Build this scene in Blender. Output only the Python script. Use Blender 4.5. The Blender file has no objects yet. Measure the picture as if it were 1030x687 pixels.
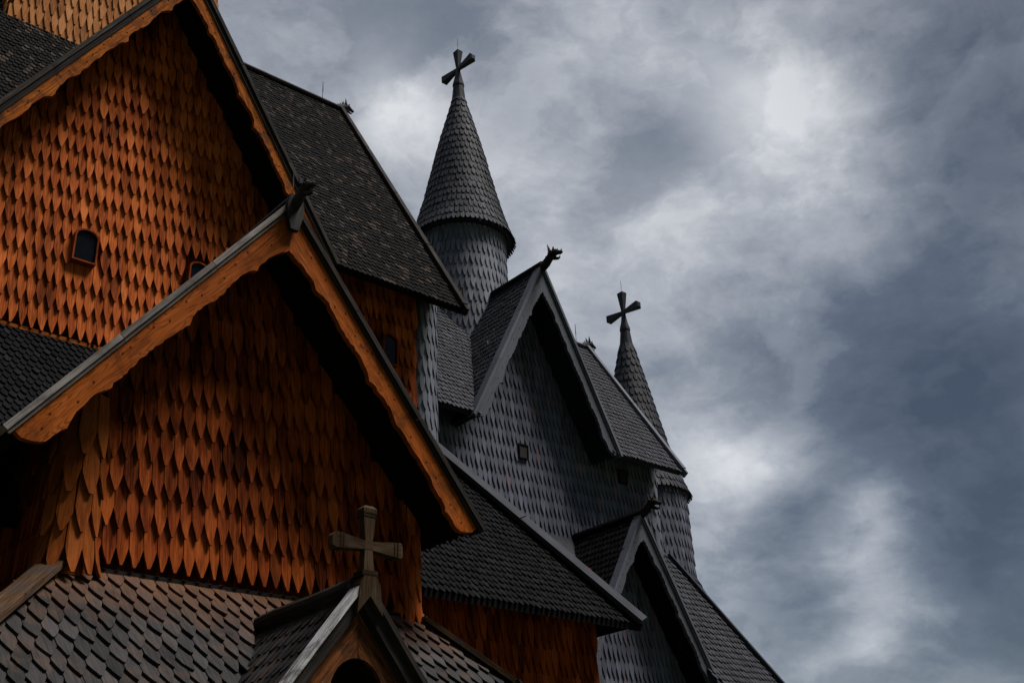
import bpy, math, random
from mathutils import Vector, Matrix
random.seed(7)
V = Vector
scene = bpy.context.scene
col = scene.collection
R = math.radians
EX, EY, EZ = V((1, 0, 0)), V((0, 1, 0)), V((0, 0, 1))
BASE = V((5.4, 14.0, -1.6))          # foot of the church; eye level is z = 0

# ------------------------------------------------------------------ camera
F_PX, W_PX = 1160.04, 1030.0
rt = V((0.762000328826972, -0.6465160440950386, -0.03704731562864562))
up = V((-0.26260299836249756, -0.3607918019000943, 0.8949128119167303))
fw = V((0.5919418587315924, 0.6721951207866546, 0.44470052335476545))
cam = bpy.data.cameras.new('camera')
cam.sensor_width = 36.0
cam.lens = F_PX / W_PX * 36.0
cam.clip_start = 0.1
cam.clip_end = 5000
co = bpy.data.objects.new('camera', cam)
col.objects.link(co)
co.matrix_world = Matrix(((rt.x, up.x, -fw.x, 0), (rt.y, up.y, -fw.y, 0), (rt.z, up.z, -fw.z, 0), (0, 0, 0, 1)))
scene.camera = co

# ------------------------------------------------------------------ node helpers
class NT:
    def __init__(s, nt): s.nt = nt; s.L = nt.links
    def n(s, t, **kw):
        x = s.nt.nodes.new(t)
        for k, v in kw.items(): setattr(x, k, v)
        return x
    def plug(s, sock, v):
        if hasattr(v, 'is_output') or hasattr(v, 'links'): s.L.new(v, sock)
        else: sock.default_value = v
    def math(s, op, a, b=0.0, c=None, clamp=False):
        x = s.n('ShaderNodeMath', operation=op, use_clamp=clamp)
        s.plug(x.inputs[0], a); s.plug(x.inputs[1], b)
        if c is not None: s.plug(x.inputs[2], c)
        return x.outputs[0]
    def mix(s, f, a, b, blend='MIX'):
        x = s.n('ShaderNodeMix', data_type='RGBA', blend_type=blend)
        s.plug(x.inputs[0], f); s.plug(x.inputs[6], a); s.plug(x.inputs[7], b)
        return x.outputs[2]
    def noise(s, vec, scale, detail=3, rough=.5, dist=0.0):
        x = s.n('ShaderNodeTexNoise')
        s.plug(x.inputs['Vector'], vec)
        x.inputs['Scale'].default_value = scale; x.inputs['Detail'].default_value = detail
        x.inputs['Roughness'].default_value = rough; x.inputs['Distortion'].default_value = dist
        return x.outputs['Fac']
    def ramp(s, f, stops):
        x = s.n('ShaderNodeValToRGB'); e = x.color_ramp.elements
        while len(e) < len(stops): e.new(.5)
        for i, (p, c) in enumerate(stops):
            e[i].position = p; e[i].color = (*c, 1) if len(c) == 3 else c
        s.plug(x.inputs[0], f)
        return x.outputs[0]
    def scale(s, vec, v):
        x = s.n('ShaderNodeMapping'); s.plug(x.inputs[0], vec); x.inputs['Scale'].default_value = v
        return x.outputs[0]
    def maprange(s, f, a, b, c=0., d=1.):
        x = s.n('ShaderNodeMapRange'); s.plug(x.inputs[0], f)
        for i, v in enumerate((a, b, c, d)): x.inputs[1 + i].default_value = v
        return x.outputs[0]

def c4(c): return (*c, 1.0)

def wood(name, dark, mid, light, accent=None, accent_from=.93, rough=.62, grain=1.0, patch=None, patch_amt=.5, knots=False, bump=.35, spec=.12, streak=0.0, band=None):
    """Weathered wood: one tone per shingle (attribute 'tone'), grain along the UV's V axis, large soft stains."""
    m = bpy.data.materials.new(name); m.use_nodes = True
    t = NT(m.node_tree); nodes = m.node_tree.nodes
    b = nodes['Principled BSDF']
    uv = t.n('ShaderNodeTexCoord').outputs['UV']
    geo = t.n('ShaderNodeNewGeometry').outputs['Position']
    at = t.n('ShaderNodeAttribute', attribute_name='tone').outputs['Fac']
    g1 = t.noise(t.scale(uv, (46, 2.6, 1)), 1.0, 4, .6, .6)
    g2 = t.noise(t.scale(uv, (160, 5, 1)), 1.0, 2, .5)
    big = t.noise(geo, 1.1, 3, .55)
    tone = t.math('MULTIPLY_ADD', t.math('SUBTRACT', g1, .5), .9 * grain, at)
    tone = t.math('MULTIPLY_ADD', t.math('SUBTRACT', big, .5), .55, tone)
    tone = t.math('MULTIPLY_ADD', t.math('SUBTRACT', g2, .5), .45 * grain, tone, clamp=True)
    c = t.ramp(tone, [(0.08, dark), (.5, mid), (.95, light)])
    if accent:
        f = t.math('GREATER_THAN', at, accent_from)
        f = t.math('MULTIPLY', f, t.maprange(g1, .35, .6))
        c = t.mix(f, c, c4(accent))
    if streak:
        sn = t.noise(t.scale(geo, (5.5, 5.5, .55)), 1.0, 5, .62, .5)
        c = t.mix(t.maprange(sn, .50, .72, 0, streak), c, c4([x * .16 for x in mid]))
        c = t.mix(t.maprange(sn, .46, .26, 0, streak * .5), c, c4([x * 1.15 for x in light]))
    if band:      # unweathered brown strip of shingles just under the wall
        sx = t.n('ShaderNodeSeparateXYZ'); t.L.new(geo, sx.inputs[0])
        bn = t.noise(geo, 4.5, 4, .6)
        bf = t.maprange(t.math('MULTIPLY_ADD', t.math('SUBTRACT', bn, .5), .7, sx.outputs[1]), band[0], band[1], 0, .85)
        c = t.mix(t.math('MULTIPLY', bf, t.maprange(g1, .3, .6, .4, 1)), c, c4(band[2]))
    if patch:
        pn = t.noise(geo, 3.2, 5, .65, .4)
        pf = t.maprange(pn, .50, .68, 0, patch_amt)
        c = t.mix(pf, c, c4(patch))
    if knots:
        vo = t.n('ShaderNodeTexVoronoi'); t.plug(vo.inputs['Vector'], t.scale(uv, (6.5, 2.3, 1))); vo.inputs['Scale'].default_value = 1.0
        d = vo.outputs['Distance']
        kf = t.maprange(d, .05, .10, 1, 0)
        c = t.mix(kf, c, (.02, .012, .008, 1))
        fl = t.noise(t.scale(uv, (5.5, .55, 1)), 1.0, 3, .5, 1.2)
        wv = t.math('SINE', t.math('MULTIPLY', t.math('ADD', fl, t.math('MULTIPLY', kf, .05)), 95.0))
        c = t.mix(t.maprange(wv, .0, .9, 0, .62), c, c4([x * .30 for x in mid]))
        # cracks running with the grain
        cr = t.noise(t.scale(uv, (30, .7, 1)), 1.0, 2, .5, .3)
        c = t.mix(t.maprange(cr, .30, .25, 0, .85), c, (.015, .009, .006, 1))
    t.L.new(c, b.inputs['Base Color'])
    t.L.new(t.maprange(g1, .3, .7, rough + .12, rough - .1), b.inputs['Roughness'])
    b.inputs['Specular IOR Level'].default_value = spec
    bp = t.n('ShaderNodeBump'); bp.inputs['Strength'].default_value = bump; bp.inputs['Distance'].default_value = .006
    t.L.new(t.math('ADD', g1, g2), bp.inputs['Height'])
    t.L.new(bp.outputs[0], b.inputs['Normal'])
    return m

M = {}
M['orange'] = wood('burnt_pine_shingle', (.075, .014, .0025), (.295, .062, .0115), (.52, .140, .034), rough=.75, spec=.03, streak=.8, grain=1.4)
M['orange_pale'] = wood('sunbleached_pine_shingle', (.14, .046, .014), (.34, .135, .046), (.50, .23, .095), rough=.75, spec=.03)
M['orange_deep'] = wood('deep_red_pine_shingle', (.032, .006, .0012), (.165, .030, .0055), (.34, .078, .015), rough=.75, spec=.03, streak=.85, grain=1.5)  # tarred porch wood; on the aisle wall the dark tone stands in for shade
M['brown'] = wood('shaded_pine_shingle', (.016, .004, .001), (.060, .013, .0022), (.17, .036, .005), rough=.75, spec=.05, streak=.8, grain=1.4)  # unused; copy of the orange pine with shade mixed into its colour
M['post'] = wood('dry_pine_shingle', (.06, .014, .003), (.21, .052, .010), (.36, .115, .03), rough=.75, spec=.03, streak=.5)
M['grey'] = wood('silvered_pine_shingle', (.042, .0435, .058), (.080, .083, .111), (.130, .135, .176), accent=(.13, .062, .060), accent_from=.76, rough=.7, spec=.14, streak=.35)
M['silver'] = wood('pale_silvered_shingle', (.055, .060, .076), (.100, .109, .136), (.17, .182, .22), rough=.6, spec=.25)
M['tar'] = wood('tarred_roof_shingle', (.0022, .002, .002), (.0055, .0048, .0048), (.011, .0092, .0088), accent=(.05, .036, .028), accent_from=.63, rough=.88, spec=.06)
M['tar_plain'] = wood('black_tarred_shingle', (.002, .002, .0024), (.0052, .0052, .0062), (.0115, .0115, .014), rough=.85, spec=.05)
M['slate'] = wood('grey_tarred_shingle', (.008, .0085, .0112), (.018, .019, .0255), (.040, .0425, .056), rough=.7, spec=.14)
M['skirt'] = wood('worn_grey_shingle', (.006, .0054, .0056), (.0185, .0168, .0174), (.048, .043, .043), accent=(.16, .075, .03), accent_from=.86, rough=.7, spec=.15, patch=(.10, .050, .022), patch_amt=.3, band=(9.75, 10.3, (.12, .046, .015)))
M['barge'] = wood('oiled_pine_board', (.09, .018, .002), (.29, .070, .0105), (.47, .145, .032), patch=(.055, .018, .006), patch_amt=.7, spec=.03, rough=.7, grain=.8, knots=True, bump=.5)
M['barge_worn'] = wood('flaking_pine_board', (.03, .009, .002), (.30, .078, .009), (.50, .17, .032), rough=.75, spec=.03, grain=1.2, knots=True, patch=(.022, .017, .014), patch_amt=.95, bump=.6)
M['barge_grey'] = wood('grey_barge_board', (.036, .038, .048), (.066, .070, .088), (.108, .113, .14), rough=.6, spec=.2)
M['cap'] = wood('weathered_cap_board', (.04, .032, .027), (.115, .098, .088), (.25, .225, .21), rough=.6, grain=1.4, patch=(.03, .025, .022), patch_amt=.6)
M['cap_tan'] = wood('weathered_tan_board', (.018, .010, .005), (.055, .030, .016), (.14, .085, .048), rough=.75, spec=.04, grain=1.5, patch=(.045, .042, .043), patch_amt=.7)
M['cap_grey'] = wood('blue_grey_cap_board', (.040, .044, .056), (.078, .085, .105), (.13, .14, .17), rough=.65, spec=.2)
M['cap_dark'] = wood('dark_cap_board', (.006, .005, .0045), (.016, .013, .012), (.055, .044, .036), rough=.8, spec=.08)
M['soffit'] = wood('sooty_board', (.003, .002, .0015), (.008, .005, .0035), (.018, .010, .006), rough=.75)
M['darkwood'] = wood('dark_carved_wood', (.005, .004, .0035), (.013, .010, .009), (.036, .027, .022), rough=.7, spec=.12)
M['cross_wood'] = wood('grey_brown_carved_wood', (.010, .005, .0025), (.032, .019, .010), (.088, .056, .034), spec=.04, rough=.8, grain=1.3, patch=(.05, .04, .032), patch_amt=.6)
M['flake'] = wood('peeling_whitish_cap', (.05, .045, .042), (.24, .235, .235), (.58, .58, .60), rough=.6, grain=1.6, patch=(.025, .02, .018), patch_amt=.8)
M['brownface'] = wood('brown_gable_board', (.012, .005, .002), (.12, .036, .008), (.32, .11, .03), rough=.7, spec=.1, grain=1.6, patch=(.010, .006, .004), patch_amt=.97, bump=.6)

def plain(name, c, rough=.5, metal=0.0, spec=.5):
    m = bpy.data.materials.new(name); m.use_nodes = True
    t = NT(m.node_tree); b = m.node_tree.nodes['Principled BSDF']
    n = t.noise(t.n('ShaderNodeTexCoord').outputs['Object'], 9.0, 4)
    t.L.new(t.mix(t.maprange(n, .3, .7), c4([x * .7 for x in c]), c4([x * 1.25 for x in c])), b.inputs['Base Color'])
    b.inputs['Roughness'].default_value = rough; b.inputs['Metallic'].default_value = metal
    b.inputs['Specular IOR Level'].default_value = spec
    return m
M['glass'] = plain('dark_window_glass', (.004, .0045, .006), .12, 0, .2)
M['void'] = plain('dark_opening', (.004, .003, .003), .9)
M['metal'] = plain('dull_iron_rod', (.10, .105, .115), .45, .8)

# ------------------------------------------------------------------ mesh builder
church = bpy.data.objects.new('stave_church', None)
church.location = BASE
church.empty_display_size = 1.0
col.objects.link(church)
church['label'] = 'wooden stave church with orange and grey shingles, steep gables and two round spired turrets'
church['category'] = 'church'

class MB:
    def __init__(s): s.v = []; s.f = []; s.uv = []; s.t = []
    def face(s, pts, uvs=None, tone=.5, up=None):
        i = len(s.v); s.v += [tuple(p) for p in pts]; s.f.append(tuple(range(i, i + len(pts))))
        if uvs is None:
            # V runs along the longest edge
            es = [(pts[(k + 1) % len(pts)] - pts[k]) for k in range(len(pts))]
            a = up.normalized() if up is not None else max(es, key=lambda e: e.length).normalized()
            n = V((0, 0, 0))
            for k in range(1, len(pts) - 1): n += (pts[k] - pts[0]).cross(pts[k + 1] - pts[0])
            n = n.normalized() if n.length > 1e-9 else EZ
            a = (a - n * a.dot(n))
            a = a.normalized() if a.length > 1e-6 else es[0].normalized()
            bb = n.cross(a)
            o = V((random.random() * 9, random.random() * 9))
            uvs = [((p - pts[0]).dot(bb) + o.x, (p - pts[0]).dot(a) + o.y) for p in pts]
        s.uv.append(uvs); s.t.append(tone)
    def hexa(s, p, tone=.5, up=None):
        """p: 8 corners, bottom ring 0-3 then top ring 4-7"""
        for q in ((3, 2, 1, 0), (4, 5, 6, 7), (0, 1, 5, 4), (1, 2, 6, 5), (2, 3, 7, 6), (3, 0, 4, 7)):
            s.face([p[k] for k in q], None, tone, up)
    def box(s, o, a, b, c, tone=None, up=None):
        """parallelepiped from corner o along a, b, c"""
        if tone is None: tone = random.uniform(.35, .65)
        s.hexa([o, o + a, o + a + b, o + b, o + c, o + a + c, o + a + b + c, o + b + c], tone, up)
    def beam(s, p, q, side, upv, w, h, tone=None, n=1):
        """board from p to q, centred on side, standing h along upv"""
        d = q - p; side = side.normalized(); upv = upv.normalized()
        for k in range(n):
            a, b = p + d * (k / n), p + d * ((k + 1) / n - (.004 if k < n - 1 else 0))
            s.box(a - side * w / 2, side * w, upv * h, b - a, tone, d)
    def prism(s, poly, mp, n, tone=.5, up=None, back=True):
        """poly: 2D outline, mp: 2D -> 3D, n: extrusion vector"""
        A = [mp(*p) for p in poly]; B = [a + n for a in A]
        s.face(A, None, tone, up)
        if back: s.face(B[::-1], None, tone, up)
        for k in range(len(A)):
            j = (k + 1) % len(A)
            s.face([A[k], B[k], B[j], A[j]], None, tone, up if up is not None else A[j] - A[k])
    def tube(s, pts, rad, sides=8, tone=.5, flat=1.0, cap=True):
        rings = []
        for k, p in enumerate(pts):
            d = (pts[min(k + 1, len(pts) - 1)] - pts[max(k - 1, 0)]).normalized()
            a = d.cross(EZ)
            if a.length < 1e-3: a = d.cross(EX)
            a.normalize(); b = a.cross(d)
            r = rad[k] if isinstance(rad, (list, tuple)) else rad
            ra, rb = r if isinstance(r, (list, tuple)) else (r, r * flat)
            rings.append([p + a * math.cos(2 * math.pi * j / sides) * ra + b * math.sin(2 * math.pi * j / sides) * rb for j in range(sides)])
        for k in range(len(rings) - 1):
            for j in range(sides):
                s.face([rings[k][j], rings[k][(j + 1) % sides], rings[k + 1][(j + 1) % sides], rings[k + 1][j]], None, tone, pts[k + 1] - pts[k])
        if cap:
            s.face(rings[0][::-1], None, tone); s.face(rings[-1], None, tone)
    def build(s, name, mat, parent, label=None, smooth=False):
        me = bpy.data.meshes.new(name)
        me.from_pydata([(x - BASE.x, y - BASE.y, z - BASE.z) for x, y, z in s.v], [], s.f)
        ul = me.uv_layers.new(name='UVMap')
        flat = [c for u in s.uv for p in u for c in p]
        ul.data.foreach_set('uv', flat)
        at = me.attributes.new('tone', 'FLOAT', 'FACE'); at.data.foreach_set('value', s.t)
        me.materials.append(mat)
        if smooth:
            for p in me.polygons: p.use_smooth = True
        me.update()
        o = bpy.data.objects.new(name, me); col.objects.link(o); o.parent = parent
        if label: o['label'] = label
        return o

def shingle(mb, mp, cu, vb, ww, expo, taper, tip, th, lift, rot=0.0, tone=None):
    """one pointed shingle; mp(u, v, n) -> point; vb = height of the tip"""
    h = ww / 2 - random.uniform(.002, .006)
    L = expo * 1.7; tp = taper * expo * random.uniform(.86, 1.14); tw = tip * ww * random.uniform(.7, 1.4)
    if random.random() < .05: vb -= random.uniform(.02, .09) * expo
    if random.random() < .03: rot += random.choice((-1, 1)) * random.uniform(.02, .05)
    skew = random.gauss(0, .05) * ww
    if tone is None: tone = random.gauss(.5, .13)
    prof = [(-tw, 0), (tw, 0), (tw + (h - tw) * .55, tp * .5), (h, tp), (h * .97, L), (-h * .97, L), (-h, tp), (-tw - (h - tw) * .55, tp * .5)]
    ou, ov = random.random() * 7, random.random() * 7
    F, Bk, U = [], [], []
    wob = random.uniform(-.006, .010)
    for x, y in prof:
        k = 1 - y / L
        if y < tp * .3: x += skew
        nb = .002 + lift * k + max(0, wob) * k
        xx = cu + x + rot * (y - L * .5)
        F.append(mp(xx, vb + y, nb + th)); Bk.append(mp(xx, vb + y, nb)); U.append((x + ou, y + ov))
    mb.face(F, U, tone)
    for a, b in ((7, 0), (0, 1), (1, 2), (6, 7), (2, 3), (5, 6), (3, 4)):
        mb.face([F[a], Bk[a], Bk[b], F[b]], [U[a], U[a], U[b], U[b]], tone - .1)

def clad(mb, mp, u0, u1, v0, v1, w, expo, inside, taper=.62, tip=.09, th=.02, lift=.038, jit=.012):
    i = 0; v = v0
    while v < v1:
        u = u0 - w * (.5 if i % 2 else 0)
        prev = u + random.uniform(-.08, .08) * w
        while u < u1:
            u += w
            nxt = u + random.uniform(-.09, .09) * w
            ww = nxt - prev; cu = (nxt + prev) / 2; prev = nxt
            if inside(cu, v + expo * .55):
                shingle(mb, mp, cu, v + random.uniform(-jit, jit), ww, expo, taper, tip, th, lift, random.gauss(0, .009))
        v += expo; i += 1

def plane_map(o, u, v, n):
    return lambda a, b, c: o + u * a + v * b + n * c

def poly_inside(poly):
    def f(x, y):
        r = False; j = len(poly) - 1
        for i in range(len(poly)):
            (xi, yi), (xj, yj) = poly[i], poly[j]
            if (yi > y) != (yj > y) and x < (xj - xi) * (y - yi) / (yj - yi) + xi: r = not r
            j = i
        return r
    return f

def wall_y(mb, y, x0, x1, z0, z1, w, expo, gable=None, holes=(), **kw):
    """shingled wall facing -Y; gable = (centre x, apex z, slope)"""
    def ins(u, v):
        if not x0 < u < x1: return False
        if not gable and v > z1: return False
        if gable:
            c, az, sl = gable
            if v > max(z1 if z1 else -99, az - sl * abs(u - c)): return False
        for hx0, hx1, hz0, hz1 in holes:
            if hx0 < u < hx1 and hz0 < v < hz1: return False
        return True
    top = gable[1] if gable else z1
    clad(mb, lambda a, b, c: V((a, y - c, b)), x0, x1, z0, top, w, expo, ins, **kw)

def roof_slab(mb, o, u, v, ul, vl, th, tone=.5):
    """board deck under a roof plane; o lower corner, u along the eave, v up the slope"""
    n = u.cross(v).normalized()
    if n.z < 0: n = -n
    mb.box(o, u * ul, v * vl, n * -th, tone, v)

def notched(u0, u1, L, c, half, top):
    """roof outline (along eave, up slope) with a triangular notch where a gable breaks through"""
    return [(u0, 0), (c - half, 0), (c, top), (c + half, 0), (u1, 0), (u1, L), (u0, L)]

def roof_poly(mb, poly, o, u, v, th, tone=.3):
    n = u.cross(v).normalized()
    if n.z < 0: n = -n
    mb.prism(poly, lambda a, b: o + u * a + v * b, n * -th, tone, v)

def revolve_clad(mb, cx, cy, prof, w, expo, taper=.6, tip=.10, th=.018, lift=.034, a0=0, a1=2 * math.pi, jit=.01, nmin=6):
    """shingles round a vertical axis; prof = [(z, r)...] from the bottom up"""
    seg = []; s = 0
    for (za, ra), (zb, rb) in zip(prof, prof[1:]):
        l = math.hypot(zb - za, rb - ra); seg.append((s, s + l, za, ra, zb, rb)); s += l
    tot = s
    def at(t):
        for s0, s1, za, ra, zb, rb in seg:
            if t <= s1 or s1 == tot:
                k = (t - s0) / (s1 - s0); dz, dr = (zb - za) / (s1 - s0), (rb - ra) / (s1 - s0)
                return za + (zb - za) * k, ra + (rb - ra) * k, dz, dr
    t = 0; i = 0
    while t < tot - expo * .3:
        z, r, dz, dr = at(t + expo * .5)
        n = max(nmin, int(round(2 * math.pi * r / w)))
        da = 2 * math.pi / n
        for k in range(n):
            th0 = (k + (.5 if i % 2 else 0)) * da + random.gauss(0, .04) * da
            if not (a0 <= (th0 % (2 * math.pi)) <= a1): continue
            rr = r
            def mp(a, b, c, th0=th0, t=t, rr=rr):
                z2, r2, dz2, dr2 = at(min(max(t + b, 0), tot))
                over = max(0, t + b - tot); z2 += dz2 * over; r2 += dr2 * over
                th_ = th0 + a / max(rr, .05)
                q = r2 + c * dz2
                return V((cx + q * math.cos(th_), cy + q * math.sin(th_), z2 - c * dr2))
            shingle(mb, mp, 0, random.uniform(-jit, jit), 2 * math.pi * rr / n, expo, taper, tip, th, lift, random.gauss(0, .01))
        t += expo; i += 1

def lathe(mb, cx, cy, prof, sides=32, tone=.4):
    P = [[V((cx + r * math.cos(2 * math.pi * k / sides), cy + r * math.sin(2 * math.pi * k / sides), z)) for k in range(sides)] for z, r in prof]
    for a, b in zip(P, P[1:]):
        for k in range(sides):
            j = (k + 1) % sides
            mb.face([a[k], a[j], b[j], b[k]], None, tone, EZ)
    mb.face(P[0][::-1], None, tone); mb.face(P[-1], None, tone)

# ------------------------------------------------------------------ church pieces
def gable_boards(parent, c, y, apex, slope, half, width, mat, capmat, thick=.07, scal=.55, amp=.05, arch=.22, cap_h=.075, cap_d=.26, nose=.06, name='barge_board', labels=(None, None), caplabels=(None, None), capmats=None, mats=None, dark_strip=0):
    """two scalloped barge boards in the plane y and the cap boards over them; apex = outer top edge"""
    out = []
    ang = math.atan(slope); ca, sa = math.cos(ang), math.sin(ang)
    L = half / ca
    for si, sg in enumerate((-1, 1)):
        d = V((sg * ca, 0, -sa)); p = V((-sg * sa, 0, -ca))       # along the rake, into the gable
        A = V((c, y, apex))
        inner = []
        N = 90
        ph = random.random() * .2
        for k in range(N + 1):
            s = L * k / N
            cusp = 1 - abs(math.sin(math.pi * (s + ph) / scal))
            t = width + amp * (cusp ** 2.2) * (.7 + .5 * math.sin(7 * s + si)) + arch * math.exp(-(s / .50) ** 2) + .012 * math.sin(s * 9.1 + si) + random.uniform(-.010, .010)
            e = (L - s) / .30
            if e < 1: t = t + nose * math.sin(math.pi * min(1, e)) - (.5 * width) * (1 - e) ** 3
            q = A + d * s + p * t
            inner.append((sg * (q.x - c), q.z, s))
        ok = [(x, z) for x, z, s in inner if x > .004]
        za = ok[0][1]
        outer = [(.002, apex), (half, apex - slope * half)]
        poly = outer + [(x, z) for x, z in reversed(ok)] + [(.002, za + .03)]
        mb = MB()
        mb.prism(poly, lambda a, b: V((c + sg * a, y, b)), V((0, thick, 0)), .5 + random.uniform(-.06, .06), d)
        s_ = .25
        while s_ < L - .1:
            q = A + d * (s_ + random.uniform(-.05, .05)) + p * random.uniform(width * .35, width * .8) + V((0, -.004, 0))
            if sg * (q.x - c) > .03:
                mb.prism([(.011 * math.cos(k * math.pi / 4), .011 * math.sin(k * math.pi / 4)) for k in range(8)], lambda a, b: q + V((a, 0, b)), V((0, .012, 0)), -3)
            s_ += random.uniform(.16, .42)
        nm = mb.build(name, (mats or (mat, mat))[si], parent, labels[si])
        out.append(nm)
        cb = MB()
        o = A + V((0, -.035, 0)) - d * .0 + p * .012
        n = -p
        for k in range(3):
            a, b = A + d * (L * k / 3 + (.0 if k else .0)), A + d * (L * (k + 1) / 3 - .006) + d * (.07 if k == 2 else 0)
            cb.box(a + V((0, -.05, 0)), V((0, cap_d, 0)), n * cap_h, b - a, random.uniform(.4, .7), d)
            if dark_strip:  # added dark strip standing for the cap's shadow and dark tar
                cb.box(a + V((0, -.022, 0)) - n * (.035 + dark_strip), V((0, .02, 0)), n * (dark_strip - .002), b - a, random.uniform(.2, .4), d)
            # thin lower lip of the cap
            cb.box(a + V((0, -.025, 0)) - n * .035, V((0, .022, 0)), n * .033, b - a, random.uniform(.3, .5), d)
        cb.build('cap_board', (capmats or (capmat, capmat))[si], nm, caplabels[si])
    return out

def gable_roof(c, y0, y1, apex, slope, half, mat, w, expo, name='gable_roof', deck=.09, setback=.10, label=None, taper=.45, sides=(-1, 1), shingles=True, th=.014, lift=.026):
    """two planes with the ridge running along Y"""
    ang = math.atan(slope); ca, sa = math.cos(ang), math.sin(ang); L = half / ca
    mb = MB()
    for sg in (-1, 1):
        v = V((-sg * ca, 0, sa)); u = EY.copy(); n = V((sg * sa, 0, ca))
        o = V((c + sg * half, y0 + setback, apex - slope * half)) - n * .02
        mb.box(o, u * (y1 - y0 - setback), v * (L - .01), n * -deck, .3, v)
        if shingles and sg in sides:
            clad(mb, plane_map(V((c + sg * half, y0 + setback, apex - slope * half)) - n * .018, u, v, n), 0.0, y1 - y0 - setback, -.05, L, w, expo, lambda a, b: b < L - expo * .75 and a < y1 - y0 - setback - w * .3, taper=taper, th=th, lift=lift, tip=.16)
    return mb.build(name, mat, church, label)

def dragon(mb, o, f, u, sc=1.0, curl=1.0, root=.5):
    """carved ridge head; o ridge end, f outward, u up"""
    sd = f.cross(u)
    P = lambda a, b, c=0: o + f * (a * sc) + u * (b * sc) + sd * (c * sc)
    path = [(-root / sc if sc else -.5, .0, .10, .09), (-.12, .01, .11, .10), (.06, .03, .115, .14), (.20, .10, .11, .17), (.33, .19, .10, .16), (.44, .26, .105, .14), (.54, .29, .115, .13), (.63, .29, .10, .11), (.72, .25, .08, .085), (.81, .20, .07, .065), (.88, .18, .062, .055), (.92, .17, .035, .03)]
    sides = 10; rings = []
    for k, (a, b, ws, h) in enumerate(path):
        a2, b2 = path[min(k + 1, len(path) - 1)][:2]; a1, b1 = path[max(k - 1, 0)][:2]
        dx, dz = a2 - a1, b2 - b1; l = math.hypot(dx, dz); nx, nz = -dz / l, dx / l
        rings.append([P(a + nx * h * math.sin(2 * math.pi * j / sides), b + nz * h * math.sin(2 * math.pi * j / sides), ws * math.cos(2 * math.pi * j / sides)) for j in range(sides)])
    for r0, r1 in zip(rings, rings[1:]):
        for j in range(sides):
            mb.face([r0[j], r0[(j + 1) % sides], r1[(j + 1) % sides], r1[j]], None, random.uniform(.4, .6), f)
    mb.face(rings[0][::-1]); mb.face(rings[-1])
    # lower jaw, tongue, ears, crest
    def spike(base, tipp, r, n=6):
        d = (tipp - base).normalized(); a = d.cross(sd)
        if a.length < 1e-3: a = d.cross(u)
        a.normalize(); b = a.cross(d)
        ring = [base + (a * math.cos(2 * math.pi * k / n) + b * math.sin(2 * math.pi * k / n)) * r * sc for k in range(n)]
        for k in range(n): mb.face([ring[k], ring[(k + 1) % n], tipp], None, .5)
    for s in (-1, 1):
        spike(P(.46, .36, s * .07), P(.40, .66, s * .12), .065)      # ears
        spike(P(.60, .36, s * .07), P(.66, .46, s * .085), .045)     # brows
        spike(P(.62, .30, s * .09), P(.64, .31, s * .13), .04)       # eyes
    # open lower jaw with a fang, and a curled nose
    jaw = [P(.48, .17), P(.60, .09), P(.72, .03), P(.82, .02)]
    mb.tube(jaw, [.07 * sc, .06 * sc, .045 * sc, .02 * sc], 8, .5)
    spike(P(.80, .04), P(.82, .12), .022)
    spike(P(.84, .15), P(.85, .08), .022)
    spike(P(.88, .20), P(.90, .31), .04)
    for a, b in ((.02, .13), (.14, .22), (.25, .31), (.35, .39)):
        spike(P(a, b - .05), P(a - .09, b + .07), .045)

def ridge_beam(o, q, r=.09, mat='darkwood', name='ridge_beam', parent=None, head=None, label=None):
    """round-backed ridge board from q (back) to o (front) with an optional carved head"""
    mb = MB()
    mb.tube([q, q.lerp(o, .5), o], r, 8, .5, .9)
    x = mb.build(name, M[mat], parent or church)
    if head:
        f = (o - q).normalized(); f.z = 0; f.normalize()
        hb = MB(); dragon(hb, o, f, EZ, head)
        hb.build('dragon_head', M[mat], x, label)
    return x

def arch_outline(x0, x1, z0, z1, n=8, rise=None):
    c = (x0 + x1) / 2; r = (x1 - x0) / 2; rise = rise or r
    pts = [(x0, z0), (x1, z0)]
    for k in range(n + 1):
        a = math.pi * k / n
        pts.append((c + r * math.cos(a), z1 - rise + rise * math.sin(a)))
    return pts

def window(y, x0, x1, z0, z1, mat, fw_=.05, depth=.10, label=None, rise=None):
    o = arch_outline(x0 - fw_, x1 + fw_, z0 - fw_, z1 + fw_, rise=rise); i = arch_outline(x0, x1, z0, z1, rise=rise)
    mb = MB(); n = len(o)
    for k in range(n):
        j = (k + 1) % n
        A = [V((x, yy, z)) for yy in (y - depth, y - .004) for x, z in (o[k], o[j], i[j], i[k])]
        mb.hexa(A, .55)
    w = mb.build('window', mat, church, label)
    g = MB(); g.face([V((x, y - depth + .04, z)) for x, z in i])
    g.build('pane', M['glass'], w)
    return w

def post(cx, cy, r, z0, z1, mat, w=.13, expo=.36, flare=.05, label=None, nmin=9, name='corner_post', th=.018, lift=.030):
    mb = MB()
    lathe(mb, cx, cy, [(z0, r + flare * .6), (z0 + .35, r), (z1, r)], 16, .35)
    revolve_clad(mb, cx, cy, [(z0 - .02, r + flare), (z0 + expo, r + .008), (z1, r)], w, expo, taper=.6, tip=.08, th=th, lift=lift, nmin=nmin)
    return mb.build(name, mat, church, label)

def slab_wall(mb, y, poly, th=.15, tone=.15):
    mb.prism(poly, lambda a, b: V((a, y, b)), V((0, th, 0)), tone, EZ)

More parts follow.
